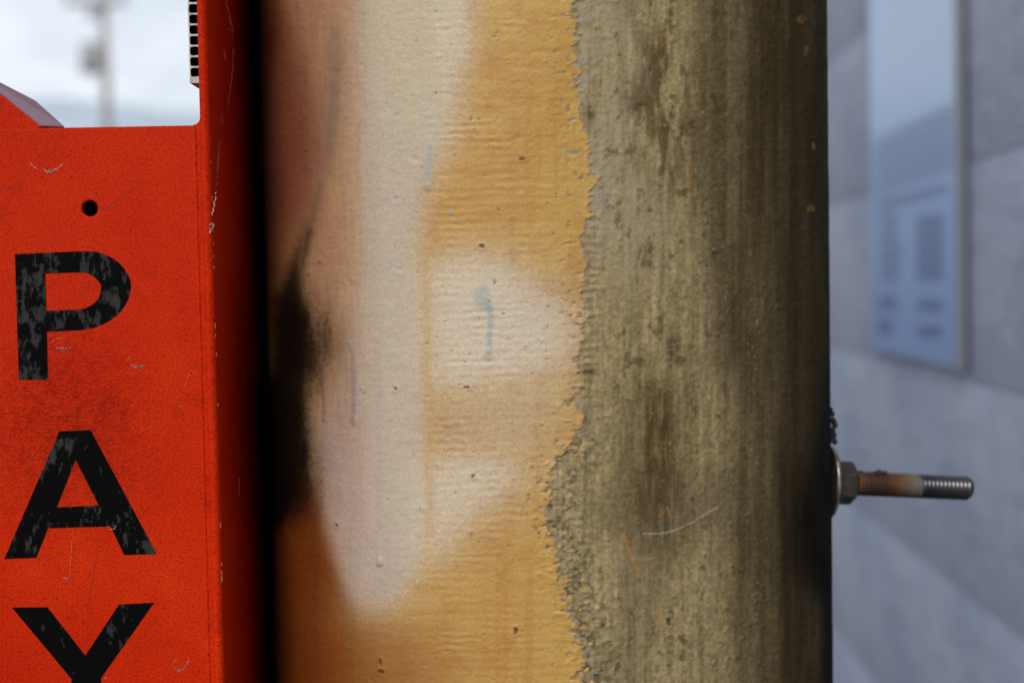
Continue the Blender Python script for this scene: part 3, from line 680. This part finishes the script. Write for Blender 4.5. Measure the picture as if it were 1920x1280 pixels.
rekid('shelf', box_mesh('shelf', (XL + 0.001, KY + 0.004, sill - 0.013), (xb - 0.003, KY + 0.209, sill - 0.010), 0.0006), m_or2)
rekid('top_panel', box_mesh('top_panel', (XL + 0.001, KY + 0.002, ZT - 0.03), (xb - 0.003, KY + 0.213, ZT - 0.002), 0.002), m_or2)
m_base, *_ = material('plinth_paint', (0.03, 0.03, 0.03), 0.7)
rekid('plinth', box_mesh('plinth', (XL - 0.004, KY - 0.004, 0), (xb - 0.001, KY + 0.217, 0.03), 0.003), m_base)
m_blocker, *_ = material('blocker_black', (0.006, 0.006, 0.006), 0.9, spec=0.1)
rekid('gap_blocker', box_mesh('gap_blocker', (XS - 0.0002, PYc - 0.012, Z0 + 0.02), (PX - PR - 0.0001, PYc + 0.03, ZT - 0.02)), m_blocker)  # added strip that stops light coming through between kiosk and pillar
# sloping gusset at the left of the opening
Fp = [xz(-70, 122), xz(75, 234), xz(60, 262), xz(-70, 262)]
yF = KY + 0.0035
def P3(px, py, Y): p = at_y(px, py, Y); return (p.x, p.y, p.z)
yB = KY + 0.034
gv = [P3(-70, 118, yF), P3(76, 236, yF), P3(76, 262, yF), P3(-70, 262, yF), P3(-70, 138, yB), P3(68, 189, yB), P3(122, 238, yB), P3(122, 268, yB), P3(-70, 268, yB)]
gf = [(0, 3, 2, 1), (0, 1, 6, 5), (0, 5, 4), (1, 2, 7, 6), (4, 5, 6, 7, 8), (3, 8, 7, 2), (0, 4, 8, 3)]
bm = bmesh.new(); vv = [bm.verts.new(q) for q in gv]
for f_ in gf: bm.faces.new([vv[k] for k in f_])
bmesh.ops.recalc_face_normals(bm, faces=bm.faces[:])
bmesh.ops.bevel(bm, geom=bm.edges[:], offset=0.0007, segments=2, affect='EDGES', profile=0.5)
me = bpy.data.meshes.new('gusset'); bm.to_mesh(me); bm.free()
m_or3 = orange_paint('orange_gloss', False); m_or3.node_tree.nodes['Principled BSDF'].inputs['Roughness'].default_value = 0.32
m_or3.node_tree.nodes['Principled BSDF'].inputs['Specular IOR Level'].default_value = 0.5
m_or3.node_tree.nodes['Principled BSDF'].inputs['Coat Weight'].default_value = 0.25; m_or3.node_tree.nodes['Principled BSDF'].inputs['Coat Roughness'].default_value = 0.4
m_vio, n, l, b = material('violet_sheen', rough=0.4, spec=0.4)  # sky sheen put into the colour as violet, flecked with red
l.new(ramp_node(n, l, noise_node(n, l, 700, 3, 0.6), [(0.36, (0.30, 0.05, 0.05)), (0.52, (0.20, 0.085, 0.19)), (0.7, (0.26, 0.14, 0.29))]), b.inputs['Base Color'])
me.materials.append(m_or2); me.materials.append(m_vio)
for p in me.polygons: p.material_index = 1 if p.normal.z > 0.3 and p.normal.y > -0.6 else 0
rekid('gusset', me, None)

# letters: black film, scuffed grey
m_let, n, l, b = material('letter_film', rough=0.5, spec=0.03)
w1 = noise_node(n, l, 230, 6, 0.68, (1.5, 1, 0.7)); w2 = noise_node(n, l, 45, 2, 0.5)
sm = n.new('ShaderNodeMath'); sm.operation = 'MULTIPLY_ADD'; sm.inputs[1].default_value = 0.55; l.new(w2, sm.inputs[0])
tz = n.new('ShaderNodeTexCoord'); sz = n.new('ShaderNodeSeparateXYZ'); l.new(tz.outputs['Object'], sz.inputs[0])
mz = n.new('ShaderNodeMapRange'); mz.inputs[1].default_value = xz(100, 1200)[1]; mz.inputs[2].default_value = xz(100, 590)[1]; mz.inputs[3].default_value = -0.075; mz.inputs[4].default_value = 0.0
l.new(sz.outputs['Z'], mz.inputs[0]); az_ = n.new('ShaderNodeMath'); az_.operation = 'ADD'; l.new(w1, az_.inputs[0]); l.new(mz.outputs[0], az_.inputs[1]); l.new(az_.outputs[0], sm.inputs[2])
l.new(ramp_node(n, l, sm.outputs[0], [(0.80, (0.003, 0.003, 0.0035)), (0.84, (0.026, 0.027, 0.025)), (1.0, (0.040, 0.041, 0.038))]), b.inputs['Base Color'])
l.new(ramp_node(n, l, sm.outputs[0], [(0.79, (0.62,) * 3), (0.82, (0.5,) * 3)]), b.inputs['Roughness'])
Pout = [(28.1, 476.3), (150, 471), (187.5, 474), (220, 490), (241, 517), (245.4, 538.5), (239, 564), (220, 590), (187.5, 610), (150, 618.6), (88, 621.7), (90, 710.7), (35.5, 712)]
Pfl = [0, 1, 1, 1, 1, 1, 1, 1, 1, 1, 0, 0, 0]
Pin = [(84.9, 512.7), (150, 510.3), (173.5, 517), (187.5, 531.4), (189.4, 543), (182.8, 562), (164, 576), (140.6, 580.6), (87.2, 582.5)]
Pif = [0, 1, 1, 1, 1, 1, 1, 1, 0]
L_ = {'P': [smooth_closed(Pout, Pfl), smooth_closed(Pin, Pif)],
      'A': [[(111.3, 808), (170, 805.8), (294, 1037.9), (233, 1039.7), (207.5, 986.3), (90.2, 989.3), (68, 1044.9), (8.2, 1047)], [(141.8, 860.9), (185.2, 946.9), (106.7, 950.6)]],
      'Y': [[(22.5, 1138), (89, 1137.5), (160, 1228), (223, 1132.5), (289, 1129), (189.5, 1270), (191, 1364), (136, 1366), (134, 1271.7)]]}
for ch_, lps in L_.items():
    me = plate('letter', [[xz(x, y) for (x, y) in lp] for lp in lps], KY - 0.00016, 0.0004)
    o = rekid('letter', me, m_let); o['label'] = 'scuffed black letter ' + ch_

# paint chips and scratches: little slivers of bare metal and pale undercoat
m_chip, n, l, b = material('bare_metal_chip', rough=0.5)
l.new(ramp_node(n, l, noise_node(n, l, 900, 3, 0.6), [(0.35, (0.10, 0.075, 0.06)), (0.65, (0.34, 0.27, 0.22))]), b.inputs['Base Color'])
m_scr, n, l, b = material('pale_undercoat', rough=0.6)
l.new(ramp_node(n, l, noise_node(n, l, 500, 3, 0.6), [(0.35, (0.50, 0.14, 0.07)), (0.65, (0.60, 0.36, 0.27))]), b.inputs['Base Color'])
m_crk, *_ = material('paint_crack', (0.20, 0.008, 0.002), 0.7)
def ribbon(name, pts, w, mat, place, off, seed, breaks=0.0):
    g = np.random.default_rng(seed); pts = np.array(pts, float)
    t = np.linspace(0, len(pts) - 1, max(8, 9 * len(pts))); q = np.stack([np.interp(t, np.arange(len(pts)), pts[:, k]) for k in (0, 1)], -1)
    q += g.normal(0, 0.25 * w, q.shape)
    d = np.gradient(q, axis=0); d /= np.linalg.norm(d, axis=1)[:, None] + 1e-9; nn = np.stack([-d[:, 1], d[:, 0]], -1)
    ww = w * (0.35 + 0.9 * g.random(len(q))) * np.sin(np.pi * np.linspace(0.06, 0.94, len(q))) ** 0.6
    a_ = q + nn * ww[:, None] / 2; b_ = q - nn * ww[:, None] / 2
    V_ = [place(x, y, o_) for o_ in (off, -0.0002) for arr in (a_, b_) for x, y in arr]
    N = len(q); F = []
    for i in range(N - 1):
        if g.random() < breaks: continue
        A0, A1, B0, B1 = i, i + 1, N + i, N + i + 1; k = 2 * N
        F += [(A0, A1, B1, B0), (A0 + k, B0 + k, B1 + k, A1 + k), (A0, A0 + k, A1 + k, A1), (B0, B1, B1 + k, B0 + k)]
    rekid(name, mesh_py(name, V_, F), mat)
def on_front(x, y, o): p = at_y(x, y, KY); return (p.x, p.y - o, p.z)
def on_side(x, y, o): p = at_x(x, y, XS); return (p.x + o, p.y, p.z)
def on_trim(x, y, o): p = at_y(x, y, KY + 0.0005); return (p.x, p.y - o - 0.0006, p.z)
O = 0.00008
chips_ = [([(82, 318), (90, 322), (100, 321), (108, 316)], 4), ([(107, 652), (118, 655), (127, 654)], 4), ([(245, 685), (258, 688), (270, 686)], 3.2), ([(325, 1250), (335, 1257), (345, 1252), (350, 1244)], 2.6), ([(336, 761), (342, 763)], 2.5), ([(118, 1083), (127, 1084)], 2.5)]
for k, (p, w_) in enumerate(chips_): ribbon('paint_chip', p, w_, m_chip, on_front, O, 500 + k)
scr_ = [([(56, 305), (62, 312), (72, 318)], 2), ([(108, 316), (116, 309), (128, 305)], 1.6), ([(95, 644), (104, 634), (122, 634)], 1.4), ([(129, 653), (134, 651)], 1.2),
        ([(236, 676), (245, 669)], 1.2), ([(322, 1246), (328, 1236), (338, 1240)], 1.2), ([(350, 1244), (354, 1234)], 1.6), ([(345, 728), (352, 708), (362, 690)], 0.9), ([(202, 985), (206, 992), (215, 991), (219, 983)], 1.6), ([(196, 1272), (200, 1268)], 2), ([(136, 995), (133, 1040), (131, 1080)], 0.7)]
for k, (p, w_) in enumerate(scr_): ribbon('scratch', p, w_ * 0.75, m_scr, on_front, O + (0.0003 if k == 8 else 0), 530 + k, 0.3)
crk = [([(188, 394), (200, 392), (206, 384), (222, 374), (240, 360), (262, 351)], 2.0), ([(0, 362), (20, 354), (40, 347)], 1.6), ([(185, 1010), (178, 1060), (170, 1110), (163, 1160), (161, 1200)], 1.2), ([(95, 1105), (103, 1140)], 0.8), ([(70, 1052), (78, 1042), (104, 1046)], 1.8), ([(48, 719), (98, 716)], 1.5)]
for k, (p, w_) in enumerate(crk): ribbon('paint_crack', p, w_, m_crk, on_front, O, 560 + k, 0.08)
side_s = [([(422, -10), (428, 20), (434, 48), (437, 80)], 3.2), ([(437, 80), (437, 120), (434, 150), (430, 180), (427, 200)], 1.8), ([(420, 94), (421, 106), (424, 114)], 2.4), ([(429, 52), (431, 58)], 1.6), ([(412, 255), (409, 300), (406, 350)], 1.3), ([(448, 895), (449, 930)], 1.2), ([(415, 215), (418, 235)], 0.8)]
for k, (p, w_) in enumerate(side_s): ribbon('scratch', p, w_, m_scr, on_side, O, 600 + k, 0.15)
for k, (p, w_) in enumerate([([(406, 360), (402, 385), (398, 405)], 2.4), ([(400, 418), (396, 428), (392, 438)], 6.0)]): ribbon('scratch', p, w_, m_scr, on_trim, 0.0002, 640 + k, 0.05)
g_ = np.random.default_rng(77)
for k in range(14):
    y = g_.uniform(300, 1260); x = 404 + (y - 640) * 0.026 + g_.uniform(-0.5, 1.0) + 1
    ribbon('scratch', [(x, y), (x + 0.3, y + g_.uniform(4, 12))], g_.uniform(0.5, 1.0), m_scr, on_side, 0.00006, 660 + k)

# ------------------------------------------------------------------ corrugated plastic sheet tucked inside the opening
m_cor, n, l, b = material('cut_plastic_edge', rough=0.55)
l.new(ramp_node(n, l, noise_node(n, l, 400, 3, 0.6), [(0.3, (0.34, 0.30, 0.29)), (0.7, (0.62, 0.58, 0.56))]), b.inputs['Base Color'])
m_cor2, *_ = material('dark_plastic', (0.018, 0.020, 0.026), 0.4)
cyF = KY + 0.006
x0, zb_ = xz(356, 156, cyF); x1 = x0 + 0.0050
zt_ = 1.70; pitchc = 19.6 / FPX * cyF
cv, cf, cm = [], [], []
def quad(a_, b_, c_, d_, mi):
    k = len(cv); cv.extend((a_, b_, c_, d_)); cf.append((k, k + 1, k + 2, k + 3)); cm.append(mi)
yb_ = cyF + 0.06
def rect_pt(px_0, px_1, pz_0, pz_1, ang):
    dx, dz = math.cos(ang), math.sin(ang); hx_, hz_ = (px_1 - px_0) / 2, (pz_1 - pz_0) / 2
    k = min(hx_ / (abs(dx) + 1e-9), hz_ / (abs(dz) + 1e-9)); return ((px_0 + px_1) / 2 + dx * k, (pz_0 + pz_1) / 2 + dz * k)
n_c = int((zt_ - zb_ - 0.0022) / pitchc); zc_0 = zb_ + 0.0022
for q in range(n_c):
    z0_, z1_ = zc_0 + q * pitchc, zc_0 + (q + 1) * pitchc
    a0, a1, b0, b1 = x0 + 0.00045, x1 - 0.00095, z0_ + 0.00036, z1_ - 0.00036
    angs = sorted(set([round(2 * math.pi * k_ / 24, 5) for k_ in range(24)] + [round(math.atan2(sz * (z1_ - z0_), sx * (x1 - x0)) % (2 * math.pi), 5) for sx in (-1, 1) for sz in (-1, 1)]))
    for k_, ang in enumerate(angs):
        an = angs[(k_ + 1) % len(angs)]
        def inner(t_):                                            # squircle lumen
            e_ = 0.45; c_, s_ = math.cos(t_), math.sin(t_)
            return ((a0 + a1) / 2 + (a1 - a0) / 2 * math.copysign(abs(c_) ** e_, c_), (b0 + b1) / 2 + (b1 - b0) / 2 * math.copysign(abs(s_) ** e_, s_))
        o0, o1 = rect_pt(x0, x1, z0_, z1_, ang), rect_pt(x0, x1, z0_, z1_, an); i0, i1 = inner(ang), inner(an)
        quad((i0[0], cyF, i0[1]), (i1[0], cyF, i1[1]), (o1[0], cyF, o1[1]), (o0[0], cyF, o0[1]), 0)
        quad((i0[0], cyF, i0[1]), (i0[0], yb_, i0[1]), (i1[0], yb_, i1[1]), (i1[0], cyF, i1[1]), 1)
        quad((o0[0], yb_, o0[1]), (i0[0], yb_, i0[1]), (i1[0], yb_, i1[1]), (o1[0], yb_, o1[1]), 0)
ztop_ = zc_0 + n_c * pitchc
for (xx, nm_) in ((x0, 0), (x1, 1)): quad((xx, cyF, zb_), (xx, yb_, zb_), (xx, yb_, ztop_), (xx, cyF, ztop_), 1)
quad((x0, cyF, zb_), (x1, cyF, zb_), (x1, yb_, zb_), (x0, yb_, zb_), 1)
quad((x0, cyF, zb_), (x1, cyF, zb_), (x1, cyF, zc_0), (x0, cyF, zc_0), 0)
quad((x0, cyF, ztop_), (x1, cyF, ztop_), (x1, yb_, ztop_), (x0, yb_, ztop_), 1)
me = mesh_py('corrugated_sheet', cv, cf)
me.materials.append(m_cor); me.materials.append(m_cor2)
me.polygons.foreach_set('material_index', cm)
bm = bmesh.new(); bm.from_mesh(me); bmesh.ops.remove_doubles(bm, verts=bm.verts[:], dist=1e-6); bm.to_mesh(me); bm.free()
co = obj('corrugated_sheet', me)
tag(co, 'edge of a dark corrugated plastic sheet with open flutes inside the orange kiosk opening', 'plastic sheet')
